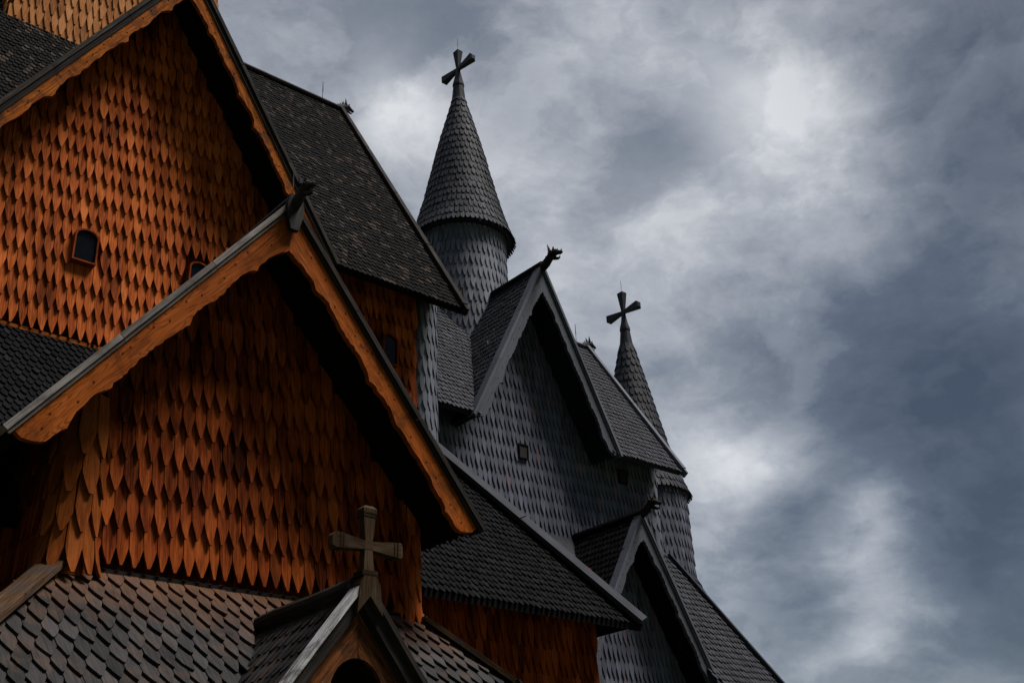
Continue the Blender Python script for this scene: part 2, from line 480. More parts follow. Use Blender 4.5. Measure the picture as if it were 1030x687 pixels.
def cross(o, arm, h, half, zc, a=.035, e=.085, mat='slate', parent=None, depth=.045, depth_e=.075, bands=False):
    """cross with flaring arms; o foot, arm direction, h height to the top, zc height of the centre"""
    mb = MB(); arm = arm.normalized(); th = arm.cross(EZ)
    C = o + EZ * zc
    def limb(d, s, l, a0=a, e0=e, tipk=.03):
        A = [C + d * (a * .8) + s * x * a0 + th * y * depth for x, y in ((-1, -1), (1, -1), (1, 1), (-1, 1))]
        B = [C + d * l + s * x * e0 + th * y * depth_e for x, y in ((-1, -1), (1, -1), (1, 1), (-1, 1))]
        T = [C + d * (l + tipk) + s * x * e0 * .6 + th * y * depth_e * .6 for x, y in ((-1, -1), (1, -1), (1, 1), (-1, 1))]
        for k in range(4):
            j = (k + 1) % 4
            mb.face([A[k], A[j], B[j], B[k]], None, random.uniform(.4, .65), d)
            mb.face([B[k], B[j], T[j], T[k]], None, random.uniform(.5, .8))
        mb.face(T, None, .6)
        if bands:
            for q in (l - .045, l - .075):
                k = (q - a) / (l - a); ee = a0 + (e0 - a0) * k + .004; dd = depth + (depth_e - depth) * k + .004
                mb.box(C + d * q - s * ee - th * dd, d * .012, s * 2 * ee, th * 2 * dd, .15)
    limb(EZ, arm, h - zc); limb(arm, EZ, half); limb(-arm, EZ, half)
    limb(-EZ, arm, zc, a, e * (.9 if bands else .62), .0)
    mb.box(C - arm * a * 1.05 - EZ * a * 1.05 - th * depth * 1.04, arm * a * 2.1, EZ * a * 2.1, th * depth * 2.08, .55)
    return mb.build('cross', M[mat], parent or church)

def rod(p, h, parent, r=.008):
    mb = MB(); mb.tube([p, p + EZ * h * .5 + EX * .004, p + EZ * h], [r, r * .9, r * .5], 6)
    return mb.build('lightning_rod', M['metal'], parent)

# ---- porch: foremost orange gable
PC, PY, PYB = 5.24, 10.35, 9.50
pa, ps, ph = 7.03, 1.265, 2.52
mb = MB()
slab_wall(mb, PY + .004, [(3.55, 2.6), (7.5, 2.6), (7.5, pa - ps * 2.1 - .1), (PC, pa - .12), (3.55, pa - ps * 1.85 - .1)])
mb.box(V((3.61, PY + .16, 1.0)), V((.06, 0, 0)), V((0, 3.6, 0)), V((0, 0, 3.6)), .2, EZ)
mb.box(V((7.44, PY + .16, 1.0)), V((.06, 0, 0)), V((0, 3.6, 0)), V((0, 0, 3.6)), .2, EZ)
wall_y(mb, PY, 3.76, 7.33, 3.02, None, .134, .35, gable=(PC, pa - .30, ps), th=.032, lift=.085, taper=.56, tip=.075, jit=.007)
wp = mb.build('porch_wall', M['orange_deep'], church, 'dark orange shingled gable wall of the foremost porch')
mb = MB(); mb.beam(V((3.7, PY - .03, 2.93)), V((7.4, PY - .03, 2.93)), EY, EZ, .10, .05, .3, 2)
mb.build('sill_board', M['soffit'], wp)
mb = MB()     # shingled flank of the porch, facing west
clad(mb, lambda a, b, c: V((3.60 - c, PY + .22 + a, b)), 0, 3.2, 2.75, 4.3, .134, .35, lambda a, b: b < 4.35)
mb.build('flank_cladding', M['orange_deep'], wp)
post(3.63, 10.37, .185, 2.85, 4.22, M['post'], .125, .38, .06, None, 8, th=.028, lift=.06)
post(7.42, 10.42, .145, 2.78, 4.7, M['orange'], .11, .37, .05)
pr = gable_roof(PC, PYB, 14.0, pa, ps, ph, M['tar'], .10, .15, name='porch_roof')
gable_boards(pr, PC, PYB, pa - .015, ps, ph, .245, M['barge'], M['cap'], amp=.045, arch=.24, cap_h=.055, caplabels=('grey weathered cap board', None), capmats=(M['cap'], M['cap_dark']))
rb = ridge_beam(V((PC, PYB - .05, pa + .02)), V((PC, 13.9, pa + .02)), .085, parent=pr)
hb = MB(); dragon(hb, V((PC, PYB - .02, pa - .06)), -EY, EZ, .50)
hb.prism([(-.05, -.36), (.05, -.36), (.10, -.15), (.10, -.05), (.07, .08), (-.07, .08), (-.10, -.05), (-.10, -.15)], lambda a, b: V((PC + a, PYB - .10, pa + b)), V((0, .06, 0)), .5)
hb.build('dragon_head', M['darkwood'], rb)
rod(V((5.27, PYB + .05, pa + .02)), .52, pr, .007)

# ---- ambulatory skirt roof below the porch wall, with hips and its little gablet
SK = 1.07
def skirt_z(d): return 2.99 - SK * d
sl = math.hypot(1, SK)
mb = MB()
D = 1.9
mb.prism([(3.55, 0), (7.5, 0), (7.5 + D, D), (3.55 - D, D)], lambda a, d: V((a, PY - d, skirt_z(d) - .03)), V((0, 0, -.06)), .3, V((0, -1, -SK)))
mb.prism([(PY, 0), (PY - D, D), (14, D), (14, 0)], lambda a, d: V((3.55 - d, a, skirt_z(d) - .03)), V((0, 0, -.06)), .3, V((-1, 0, -SK)))
mb.prism([(PY, 0), (PY - D, D), (12.0, D), (12.0, 0)], lambda a, d: V((7.5 + d, a, skirt_z(d) - .03)), V((0, 0, -.06)), .3, V((1, 0, -SK)))
n_ = V((0, -SK, 1)).normalized(); v_ = V((0, 1, SK)).normalized()
o_ = V((0, PY - D, skirt_z(D)))
def skin(a, b):
    d = D - b / sl
    return 3.55 - d - .02 < a < 7.5 + d + .02 and d > .02 and not (abs(a - 5.42) < (d - .34) * .83 - .08)
clad(mb, plane_map(o_ - n_ * .02, EX, v_, n_), 1.4, 9.6, 0.0, D * sl, .148, .225, skin, taper=.70, tip=.05, th=.022, lift=.044, jit=.015)
nw = V((-SK, 0, 1)).normalized(); vw = V((1, 0, SK)).normalized()
clad(mb, plane_map(V((3.55 - D, PY - D, skirt_z(D))) - nw * .02, EY, vw, nw), 0, 4, 0, D * sl, .13, .20, lambda a, b: a > b / sl, taper=.78, th=.02, lift=.038)
ne = V((SK, 0, 1)).normalized(); ve = V((-1, 0, SK)).normalized()
clad(mb, plane_map(V((7.5 + D, PY - D, skirt_z(D))) - ne * .02, EY, ve, ne), 0, 3, 0, D * sl, .13, .20, lambda a, b: a > b / sl, taper=.78, th=.02, lift=.038)
sk = mb.build('ambulatory_roof', M['skirt'], church, 'grey weathered pointed shingle roof below the porch gable')
for sg, x0, mt, ww in ((-1, 3.55, 'cap_tan', .24), (1, 7.50, 'cap_tan', .17)):
    mb = MB()
    p = V((x0 + sg * .06, PY - .10, skirt_z(.08) + .03)); q = V((x0 + sg * D, PY - D, skirt_z(D) + .05))
    d = (q - p).normalized(); side = V((-sg * -1, 1 if sg < 0 else -1, 0)); side = d.cross(EZ).normalized(); upv = side.cross(d).normalized()
    if upv.z < 0: upv = -upv
    mb.beam(p, q, side, upv, ww, .055, .6, 1)
    mb.build('hip_board', M[mt], sk, 'weathered tan hip board')
# gablet
QC, QY = 5.42, 8.2
qa, qs, qh = 2.57, 1.30, 1.2
qr = gable_roof(QC, QY, 10.0, qa - .03, qs, qh, M['skirt'], .12, .19, name='gablet_roof', taper=.7, setback=.06)
ang = math.atan(qs)
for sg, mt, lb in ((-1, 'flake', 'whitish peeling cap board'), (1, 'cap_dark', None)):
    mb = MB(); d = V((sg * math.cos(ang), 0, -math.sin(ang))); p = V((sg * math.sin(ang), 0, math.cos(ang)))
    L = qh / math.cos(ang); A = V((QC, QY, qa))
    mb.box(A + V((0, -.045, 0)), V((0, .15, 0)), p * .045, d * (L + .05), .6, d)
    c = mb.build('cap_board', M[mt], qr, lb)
    mb = MB()
    t0 = .10
    mb.prism([(0.002, 0), (qh, -qs * qh), (qh, -qs * qh - t0 / math.cos(ang)), (.002, -t0 / math.cos(ang) - .02)], lambda a, b: V((QC + sg * a, QY, qa + b)), V((0, .07, 0)), .5, d)
    mb.build('barge_board', M['cap_dark'], qr)
# arched front boards of the gablet
mb = MB()
zt = qa - .60
for sg in (-1, 1):
    arc = [(.27 * math.sin(a), zt - .33 + .33 * math.cos(a)) for a in [math.pi / 2 * k / 8 for k in range(9)]]
    poly = [(.0015, qa - .08)] + [(1.12, qa - .08 - 1.12 * qs)] + [(.27, qa - .08 - 1.12 * qs)] + arc[::-1]
    poly[-1] = (.0015, arc[0][1])
    mb.prism(poly, lambda a, b: V((QC + sg * a, QY + .075, b)), V((0, .05, 0)), .45 if sg < 0 else .3, V((sg * math.cos(ang), 0, -math.sin(ang))))
mb.build('gablet_front', M['brownface'], qr, 'brown gable boards with a black arched opening')
mb = MB(); mb.face([V((QC + a, QY + .5, b)) for a, b in ((-1.0, .8), (1.0, .8), (.1, qa - .25), (-.1, qa - .25))]); mb.build('inner_wall', M['soffit'], qr)
mb = MB(); mb.tube([V((QC, 10.10, qa - .02)), V((QC, 9.6, qa + .0)), V((QC, 9.0, qa - .01)), V((QC, QY + .10, qa + .0))], .10, 12, .5)
mb.build('ridge_beam', M['cap_dark'], qr)
cr = cross(V((QC + .03, QY + .02, qa - .02)), EX, .70, .335, .37, .038, .070, 'cross_wood', qr, .04, .055, bands=True)
cr['label'] = 'brown wooden cross with banded flared arms'
mb = MB()
mb.prism([(-.13, -.26), (0, -.10), (.13, -.26), (.10, 0), (.06, .07), (-.06, .07), (-.10, 0)], lambda a, b: V((QC + .03 + a, QY - .06, qa + b)), V((0, .16, 0)), .5, EZ)
mb.box(V((QC - .05, QY - .05, qa + .075)), V((.16, 0, 0)), V((0, .14, 0)), V((0, 0, .045)), .2)
mb.build('cross_foot', M['cross_wood'], qr)
# plank walls of the ambulatory below its eave
mb = MB()
k = 0
x = 2.2
while x < 8.8:
    mb.box(V((x, 9.0, -1.6)), V((.19, 0, 0)), V((0, .06, 0)), V((0, 0, 2.9)), random.uniform(.3, .6), EZ); x += .195
y = 9.07
while y < 13.9:
    mb.box(V((2.2, y, -1.6)), V((.06, 0, 0)), V((0, .19, 0)), V((0, 0, 2.9)), random.uniform(.3, .6), EZ)
    mb.box(V((8.75, y, -1.6)), V((.06, 0, 0)), V((0, .19, 0)), V((0, 0, 2.9)), random.uniform(.3, .6), EZ) if y < 12 else None
    y += .195
mb.build('ambulatory_wall', M['orange'], church)

# ---- nave: wall, big gable, roof
NY, NE = 14.0, 13.2
ga, gs, gh = 13.35, 1.58, 2.71
GC = 5.35
NS = 1.617; NZ = 9.05; RY = 17.25; RZ = NZ + NS * (RY - NE)
holes = [(4.34, 4.72, 7.95, 8.56), (6.0, 6.38, 7.97, 8.62), (9.38, 9.76, 7.82, 8.46)]
mb = MB()
slab_wall(mb, NY + .004, [(-.6, -1.6), (10.2, -1.6), (10.2, 9.9), (GC + (ga - .2 - 9.9) / gs, 9.9), (GC, ga - .2), (GC - (ga - .2 - 9.9) / gs, 9.9), (-.6, 9.9)])
wall_y(mb, NY, -.4, 10.14, 6.98, 9.75, .128, .355, gable=(GC, ga - .35, gs), holes=holes, th=.030, lift=.078, taper=.55, tip=.075, jit=.007)
nw_ = mb.build('nave_wall', M['orange'], church, 'orange shingled nave wall rising into a tall gable')
mb = MB()
mb.prism([(NY + .16, -1.6), (20.5, -1.6), (20.5, 10), (RY, RZ - .3), (NY + .16, 10.2)], lambda a, b: V((10.18, a, b)), V((-.12, 0, 0)), .3, EZ)
mb.prism([(NY + .16, -1.6), (20.5, -1.6), (20.5, 10), (RY, RZ - .3), (NY + .16, 10.2)], lambda a, b: V((-.55, a, b)), V((.12, 0, 0)), .3, EZ)
slab_wall(mb, 20.4, [(-.5, -1.6), (10.1, -1.6), (10.1, 9.5), (-.5, 9.5)])
mb.build('gable_end_wall', M['grey'], church)
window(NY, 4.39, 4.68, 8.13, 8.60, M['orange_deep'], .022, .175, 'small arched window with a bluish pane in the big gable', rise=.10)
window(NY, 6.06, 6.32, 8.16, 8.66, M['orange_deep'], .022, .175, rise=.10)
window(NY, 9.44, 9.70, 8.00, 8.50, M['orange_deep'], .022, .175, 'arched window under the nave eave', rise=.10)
post(10.42, 14.22, .265, 6.2, 9.5, M['silver'], .085, .31, .03, 'pale grey shingled corner post of the nave')
mb = MB(); mb.beam(V((-.4, NY - .05, 6.93)), V((10.1, NY - .05, 6.93)), EY, EZ, .08, .05, .4, 6)
mb.build('sill_board', M['barge_worn'], nw_)

ca = 1 / math.hypot(1, NS); sa = NS * ca
nv = V((0, ca, sa)); nn = V((0, -sa, ca)); NL = (RY - NE) / ca
mb = MB()
nave_out = notched(-1.0, 10.6, NL, GC, (ga - NZ) / gs - .12, (ga - NZ) / sa - .2)
roof_poly(mb, nave_out, V((0, NE, NZ)) - nn * .03, EX, nv, .10)
nave_in = poly_inside(nave_out[:5] + [(10.6, NL), (-1.0, NL)])
roof_slab(mb, V((-1.0, 2 * RY - NE, NZ)), EX, V((0, -ca, sa)), 11.6, NL, .10, .3)
clad(mb, plane_map(V((0, NE, NZ)) - nn * .025, EX, nv, nn), -1.0, 10.6, -.06, NL, .092, .135, lambda a, b: nave_in(a, max(b, .01)), taper=.42, tip=.2, th=.013, lift=.024, jit=.008)
nr = mb.build('nave_roof', M['tar'], church, 'black tarred shingle roof with scattered bleached shingles')
mb = MB()
mb.beam(V((10.57, NE - .02, NZ + .02)), V((10.57, RY, RZ + .04)), EX, nn, .10, .06, .5, 4)
mb.beam(V((10.57, NE - .02, NZ - .16)), V((10.57, RY, RZ - .16)), EX, nn, .06, .14, .3, 2)
mb.build('rake_board', M['cap_dark'], nr)
x = ridge_beam(V((10.62, RY, RZ + .03)), V((-1, RY, RZ + .03)), .07, 'cap_dark', parent=nr)
hb = MB(); dragon(hb, V((10.45, RY, RZ + .02)), EX, EZ, .48); hb.build('dragon_head', M['slate'], x)
rod(V((10.1, RY, RZ + .05)), .5, nr, .012)
# big gable roof and boards
gr = gable_roof(GC, NE, 15.9, ga, gs, gh, M['tar'], .10, .15, name='gable_roof', shingles=True)
gable_boards(gr, GC, NE, ga - .015, gs, gh, .22, M['barge_worn'], M['cap_dark'], amp=.06, arch=.15, cap_h=.06, dark_strip=.035)
gable_boards_done = True

# ---- lean-to aisle roof round the nave, with the hip board
MZ, MS = 7.02, 1.365; ME = 11.6
def mz(y): return MZ - MS * (NY - y)
mb = MB(); md = NY - ME
mb.prism([(-3, ME), (10.1 + md, ME), (10.1, NY), (-3, NY)], lambda a, b: V((a, b, mz(b) - .03)), V((0, 0, -.09)), .3, V((0, 1, MS)))
mb.prism([(ME, 0), (NY, 0), (15.5, 0), (15.5, 1)], lambda a, k: V((10.1 + md - k * md, a, mz(ME) + k * md * MS - .03)), V((0, 0, -.09)), .3) if False else None
mb.face([V((10.1 + md, ME, mz(ME) - .03)), V((10.1 + md, 15.4, mz(ME) - .03)), V((10.1, 15.4, MZ - .03)), V((10.1, NY, MZ - .03))], None, .3)
mc = 1 / math.hypot(1, MS); mv = V((0, mc, MS * mc)); mn = V((0, -MS * mc, mc)); ML = md / mc
def m_in(a, b):
    y = ME + b * mc
    if a > 10.1 + (NY - y) - .02: return False
    h_ = ph - (mz(y) - (pa - ps * ph)) / ps if mz(y) > pa - ps * ph else 99
    return not (3.4 < a < 7.5 and abs(a - PC) < 2.2 * (1 if y < 11.5 else .9) * max(0, (pa - mz(y)) / (ps * ph)) * .8)
clad(mb, plane_map(V((0, ME, mz(ME))) - mn * .025, EX, mv, mn), -2.5, 12.6, -.06, ML - .02, .095, .135, m_in, taper=.6, tip=.14, th=.016, lift=.031, jit=.012)
ar = mb.build('aisle_roof', M['tar_plain'], church, 'black shingle lean-to roof of the aisle')
mb = MB()
p, q = V((10.12, NY - .06, MZ + .02)), V((10.1 + md + .02, ME - .05, mz(ME) + .03))
d = (q - p).normalized(); side = d.cross(EZ).normalized(); upv = side.cross(d)
s2 = mn.cross(d).normalized(); s2 = s2 if s2.x < 0 else -s2
mb.beam(p + s2 * .09, q + s2 * .09, s2, mn, .22, .07, .65, 2)
mb.beam(p - EX * .03 - mn * .06, q - EX * .03 - mn * .06, side, upv, .10, .11, .5, 2)
mb.build('hip_board', M['slate'], ar, 'broad blue-grey hip board')
mb = MB()
MW = 12.32
slab_wall(mb, MW + .004, [(-2.6, -1.6), (12.26, -1.6), (12.26, 4.5), (-2.6, 4.5)])
mb.box(V((12.20, MW + .16, -1.6)), V((.06, 0, 0)), V((0, 3.2, 0)), V((0, 0, 5.2)), .2, EZ)
wall_y(mb, MW, -2.5, 12.25, 1.2, 4.4, .125, .36, th=.022, lift=.042, taper=.6)
mb.build('aisle_wall', M['orange_deep'], church, 'dark orange shingled aisle wall under the black eave')  # deep tone puts part of the eave shade into the wood colour

# ---- square tower astride the nave ridge
KX0, KX1, KY = 3.40, 6.93, 15.80
mb = MB()
mb.prism([(KX0, KY + .01), (KX1, KY + .01), (KX1, 2 * RY - KY), (KX0, 2 * RY - KY)], lambda a, b: V((a, b, 12.5)), V((0, 0, 6.3)), .3, EZ)
clad(mb, lambda a, b, c: V((a, KY - c, b)), KX0, KX1, 12.9, 18.8, .122, .33, lambda a, b: KX0 < a < KX1 and b < 18.8, taper=.66, th=.02, lift=.04)
clad(mb, lambda a, b, c: V((KX0 - c, KY + a, b)), 0, 2.9, 12.9, 18.8, .122, .33, lambda a, b: True, taper=.66, th=.02, lift=.04)
tw = mb.build('ridge_tower', M['orange_pale'], church, 'pale orange shingled square tower on the nave ridge')
mb = MB(); e = .5; T = V(((KX0 + KX1) / 2, RY, 22.8))
B = [V((KX0 - e, KY - e, 18.5)), V((KX1 + e, KY - e, 18.5)), V((KX1 + e, 2 * RY - KY + e, 18.5)), V((KX0 - e, 2 * RY - KY + e, 18.5))]
for k in range(4): mb.face([B[k], B[(k + 1) % 4], T], None, .5)
mb.face(B[::-1], None, .2)
mb.build('pyramid_roof', M['tar'], tw)

# ---- chancel: wall, roof, dormer gable
CY, CE = 15.5, 14.76; CX1 = 17.32
CZ, CRZ = 8.10, 11.92; CS = (CRZ - CZ) / (RY - CE)
DC, da, ds, dh = 13.87, 11.72, 2.0, 1.82
holes = [(13.64, 13.89, 7.70, 8.06), (16.34, 16.60, 7.72, 8.10)]
mb = MB()
slab_wall(mb, CY + .004, [(10.2, -1.6), (CX1, -1.6), (CX1, 9.0), (DC + (da - .25 - 9.0) / ds, 9.0), (DC, da - .25), (DC - (da - .25 - 9.0) / ds, 9.0), (10.2, 9.0)])
mb.box(V((CX1 - .06, CY + .16, -1.6)), V((.06, 0, 0)), V((0, 3.4, 0)), V((0, 0, 10.4)), .3, EZ)
slab_wall(mb, 19.0, [(10.2, -1.6), (CX1, -1.6), (CX1, 9.0), (10.2, 9.0)])
wall_y(mb, CY, 10.3, CX1, 5.2, 8.85, .112, .31, gable=(DC, da - .35, ds), holes=holes, th=.02, lift=.040, taper=.66, tip=.08)
mb.build('chancel_wall', M['grey'], church, 'grey shingled chancel wall rising into a pointed gable')
for x0, z0 in ((13.66, 7.78), (16.36, 7.82)):
    mb = MB()
    for (a, b, c_, d_) in ((-.015, -.015, .23, .015), (-.015, .26, .23, .015), (-.015, 0, .015, .26), (.20, 0, .015, .26)):
        mb.box(V((x0 + a, CY - .095, z0 + b)), V((c_, 0, 0)), V((0, .09, 0)), V((0, 0, d_)), .3)
    w = mb.build('window', M['soffit'], church, None)
    g = MB(); g.face([V((x0, CY - .075, z0)), V((x0 + .2, CY - .075, z0)), V((x0 + .2, CY - .075, z0 + .26)), V((x0, CY - .075, z0 + .26))]); g.build('pane', M['void'], w)
post(17.38, 15.60, .15, 5.0, 8.9, M['silver'], .11, .33, .03, nmin=8)
ca = 1 / math.hypot(1, CS); sa = CS * ca; cv = V((0, ca, sa)); cn = V((0, -sa, ca)); CL = (RY - CE) / ca
mb = MB(); CR0, CR1 = 10.2, 17.55
ch_out = notched(CR0, CR1, CL, DC, (da - CZ) / ds - .12, (da - CZ) / sa - .2)
roof_poly(mb, ch_out, V((0, CE, CZ)) - cn * .03, EX, cv, .09)
ch_in = poly_inside(ch_out)
roof_slab(mb, V((CR0, 2 * RY - CE, CZ)), EX, V((0, -ca, sa)), CR1 - CR0, CL, .09, .3)
clad(mb, plane_map(V((0, CE, CZ)) - cn * .025, EX, cv, cn), CR0, CR1, -.06, CL, .10, .15, lambda a, b: ch_in(a, max(b, .01)), taper=.5, tip=.16, th=.015, lift=.028)
chr_ = mb.build('chancel_roof', M['slate'], church, 'dark grey shingled chancel roof')
mb = MB(); mb.beam(V((CR1, CE - .02, CZ + .02)), V((CR1, RY, CRZ + .03)), EX, cn, .10, .06, .5, 2)
mb.beam(V((CR1, CE - .02, CZ - .15)), V((CR1, RY, CRZ - .15)), EX, cn, .05, .14, .4, 2)
mb.build('rake_board', M['cap_grey'], chr_)
x = ridge_beam(V((17.5, RY, CRZ + .02)), V((14.5, RY, CRZ + .02)), .06, 'slate', parent=chr_)
hb = MB(); dragon(hb, V((17.38, RY, CRZ + .0)), EX, EZ, .5); hb.build('dragon_head', M['slate'], x)
rod(V((17.2, RY, CRZ + .05)), .5, chr_, .012)
dr = gable_roof(DC, CE, 17.0, da, ds, dh, M['slate'], .10, .15, name='dormer_roof', taper=.5, label='dark grey shingled roof of the chancel gable')
gable_boards(dr, DC, CE, da - .015, ds, dh, .20, M['barge_grey'], M['cap_grey'], scal=.62, amp=.05, arch=.16, cap_h=.05, cap_d=.2, nose=.04, labels=('grey scalloped barge board', None))
x = ridge_beam(V((DC, CE - .05, da + .02)), V((DC, 17.0, da + .02)), .085, 'tar_plain', parent=dr)
hb = MB(); dragon(hb, V((DC, CE - .02, da - .07)), -EY, EZ, .66); hb.build('dragon_head', M['darkwood'], x)

# ---- chancel turret
T1 = (13.84, RY + .03)
mb = MB()
lathe(mb, *T1, [(9.5, .95), (13.6, .95)], 40)
revolve_clad(mb, *T1, [(10.6, .95), (13.62, .95)], .112, .30, taper=.62, tip=.10, th=.018, lift=.034)
t1 = mb.build('turret', M['silver'], church, 'round grey shingled turret behind the chancel gable')
mb = MB()
lathe(mb, *T1, [(13.40, 1.09), (13.46, 1.10), (14.0, .93), (16.04, .47), (17.42, .12)], 40)
revolve_clad(mb, *T1, [(13.38, 1.165), (13.75, 1.025), (14.6, .80), (16.04, .485), (17.44, .13)], .10, .215, taper=.5, tip=.2, th=.016, lift=.03, nmin=10)
x = mb.build('spire', M['slate'], t1)
mb = MB(); lathe(mb, *T1, [(17.34, .19), (17.40, .195), (17.44, .17), (17.86, .13), (17.88, .145), (17.93, .14), (18.10, .10), (18.36, .05)], 12, .5)
mb.build('finial', M['slate'], t1)
cross(V((*T1, 17.95)), EY, .98, .56, .45, .036, .092, 'slate', t1, .036, .08)
rod(V((*T1, 18.95)), .42, t1, .008)

# ---- apse turret
T2 = (18.92, RY)
mb = MB()
lathe(mb, *T2, [(3.0, 1.04), (8.6, 1.02)], 40)
revolve_clad(mb, *T2, [(6.2, 1.04), (8.62, 1.02)], .112, .30, taper=.62, tip=.10, th=.018, lift=.034)
t2 = mb.build('turret', M['grey'], church, 'smaller round grey shingled turret over the apse')
mb = MB()
lathe(mb, *T2, [(8.42, 1.10), (8.48, 1.11), (9.0, .86), (12.34, .13)], 40)
revolve_clad(mb, *T2, [(8.38, 1.15), (8.75, 1.0), (9.2, .85), (12.36, .15)], .105, .215, taper=.5, tip=.2, th=.016, lift=.03, nmin=10)
mb.build('spire', M['slate'], t2)
mb = MB(); lathe(mb, *T2, [(12.26, .185), (12.32, .19), (12.36, .17), (12.78, .12), (12.80, .135), (12.86, .13), (13.0, .09), (13.25, .045)], 12, .5)
mb.build('finial', M['slate'], t2)
cross(V((*T2, 12.85)), EY, 1.0, .52, .46, .036, .092, 'slate', t2, .036, .08)
rod(V((*T2, 13.86)), .36, t2, .008)
mb = MB()
lathe(mb, *T2, [(3.0, 2.6), (4.6, 1.85), (6.45, 1.05)], 40)
revolve_clad(mb, *T2, [(3.0, 2.62), (4.6, 1.87), (6.5, 1.06)], .11, .20, taper=.5, tip=.16, th=.016, lift=.03)
mb.build('apse_skirt_roof', M['slate'], church)

# ---- chancel aisle roof and the small dark gable
AZ = 6.5; AS = 1.5; AE = 13.7
A, B = V((17.7, CY, AZ)), V((18.66, 12.85, 2.53))
mb = MB()
def az(y): return AZ - AS * (CY - y)
hx = lambda y: 17.7 + (CY - y) * (.96 / 2.65)
SC, sa_, ss, sh = 15.0, 6.42, 1.78, 1.62
SY = 13.7
mb.prism([(12.0, 12.9), (SC - 1.9, 12.9), (SC - (sa_ - az(13.7)) / ss + .1, 13.7), (SC, CY - .02), (SC + (sa_ - az(13.7)) / ss - .1, 13.7), (SC + 1.9, 12.9), (hx(12.9), 12.9), (17.7, CY), (12.0, CY)], lambda a, b: V((a, b, az(b) - .03)), V((0, 0, -.08)), .3, V((0, 1, AS)))
mb.face([B, V((19.6, 17, 2.5)), V((18.6, 17, AZ)), A], None, .3)
ac = 1 / math.hypot(1, AS); av = V((0, ac, AS * ac)); an = V((0, -AS * ac, ac)); AL = (CY - 12.9) / ac
def a_in(a, b):
    y = 12.9 + b * ac
    if a > hx(y) - .02: return False
    return a > SC + .1 and abs(a - SC) > (sa_ - az(y)) / ss - .10
clad(mb, plane_map(V((0, 12.9, az(12.9))) - an * .025, EX, av, an), 12.0, 18.8, -.05, AL, .105, .155, a_in, taper=.55, tip=.16, th=.017, lift=.032)
ca_r = mb.build('chancel_aisle_roof', M['slate'], church, 'dark grey shingled lean-to roof below the apse turret')
mb = MB()
d = (B - A).normalized(); side = d.cross(EZ).normalized(); upv = side.cross(d)
mb.beam(A + upv * .01, B + upv * .01, side, upv, .16, .06, .5, 2); mb.build('hip_board', M['slate'], ca_r)
sr = gable_roof(SC, SY, 15.46, sa_, ss, sh, M['tar_plain'], .10, .15, name='small_gable_roof', taper=.55, label='black shingled roof of the small gable', th=.018, lift=.034)
gable_boards(sr, SC, SY, sa_ - .015, ss, sh, .15, M['barge_grey'], M['cap_grey'], scal=.5, amp=.035, arch=.12, cap_h=.045, cap_d=.18, nose=.03)
x = ridge_beam(V((SC, SY - .05, sa_ + .02)), V((SC, 15.46, sa_ + .02)), .075, 'tar_plain', parent=sr)
hb = MB(); dragon(hb, V((SC, SY - .02, sa_ - .02)), -EY, EZ, .55); hb.build('dragon_head', M['darkwood'], x)
mb = MB(); SW = 14.3
slab_wall(mb, SW + .004, [(12.0, -1.6), (17.8, -1.6), (17.8, 4.4), (16.0, 4.4), (SC, sa_ - .25), (14.0, 4.4), (12.0, 4.4)])
wall_y(mb, SW, 12.0, 17.8, 1.4, 4.2, .112, .31, gable=(SC, sa_ - .35, ss), th=.02, lift=.04, taper=.66)
mb.build('chancel_aisle_wall', M['grey'], church, 'grey shingled wall under the small gable')

# ------------------------------------------------------------------ ground
me = bpy.data.meshes.new('ground')
me.from_pydata([(-2000, -2000, -1.6), (2000, -2000, -1.6), (2000, 2000, -1.6), (-2000, 2000, -1.6)], [], [(0, 1, 2, 3)])
gm = bpy.data.materials.new('mown_grass'); gm.use_nodes = True
t = NT(gm.node_tree); b = gm.node_tree.nodes['Principled BSDF']
geo = t.n('ShaderNodeNewGeometry').outputs['Position']
g = t.math('ADD', t.math('MULTIPLY', t.noise(geo, .35, 4), .5), t.math('MULTIPLY', t.noise(geo, 14, 4), .5))
t.L.new(t.ramp(g, [(.3, (.025, .038, .014)), (.7, (.07, .085, .035))]), b.inputs['Base Color']); b.inputs['Roughness'].default_value = .9
me.materials.append(gm)
go = bpy.data.objects.new('ground', me); col.objects.link(go); go['kind'] = 'structure'
go['label'] = 'grass ground around the church'

# ------------------------------------------------------------------ sky and light
SUN = V((.41, -.49, 1.22)).normalized()
w = bpy.data.worlds.new('World'); scene.world = w; w.use_nodes = True
nt = w.node_tree; t = NT(nt); bg = nt.nodes['Background']
sky = t.n('ShaderNodeTexSky', sky_type='NISHITA'); sky.sun_disc = False
sky.sun_elevation = math.asin(SUN.z); sky.sun_rotation = math.atan2(SUN.x, SUN.y)
d = t.n('ShaderNodeTexCoord').outputs['Generated']
nrm = t.n('ShaderNodeVectorMath', operation='NORMALIZE'); t.L.new(d, nrm.inputs[0]); d = nrm.outputs[0]
sep = t.n('ShaderNodeSeparateXYZ'); t.L.new(d, sep.inputs[0]); X, Y, Z = sep.outputs
den = t.math('ADD', t.math('MAXIMUM', Z, 0.0), .22)
cmb = t.n('ShaderNodeCombineXYZ')
t.L.new(t.math('DIVIDE', X, den), cmb.inputs[0]); t.L.new(t.math('DIVIDE', Y, den), cmb.inputs[1])
q = cmb.outputs[0]
wn = t.n('ShaderNodeTexNoise'); t.L.new(q, wn.inputs['Vector']); wn.inputs['Scale'].default_value = 3.2; wn.inputs['Detail'].default_value = 9; wn.inputs['Roughness'].default_value = .58
wv = t.n('ShaderNodeVectorMath', operation='SUBTRACT'); t.L.new(wn.outputs['Color'], wv.inputs[0]); wv.inputs[1].default_value = (.5, .5, .5)
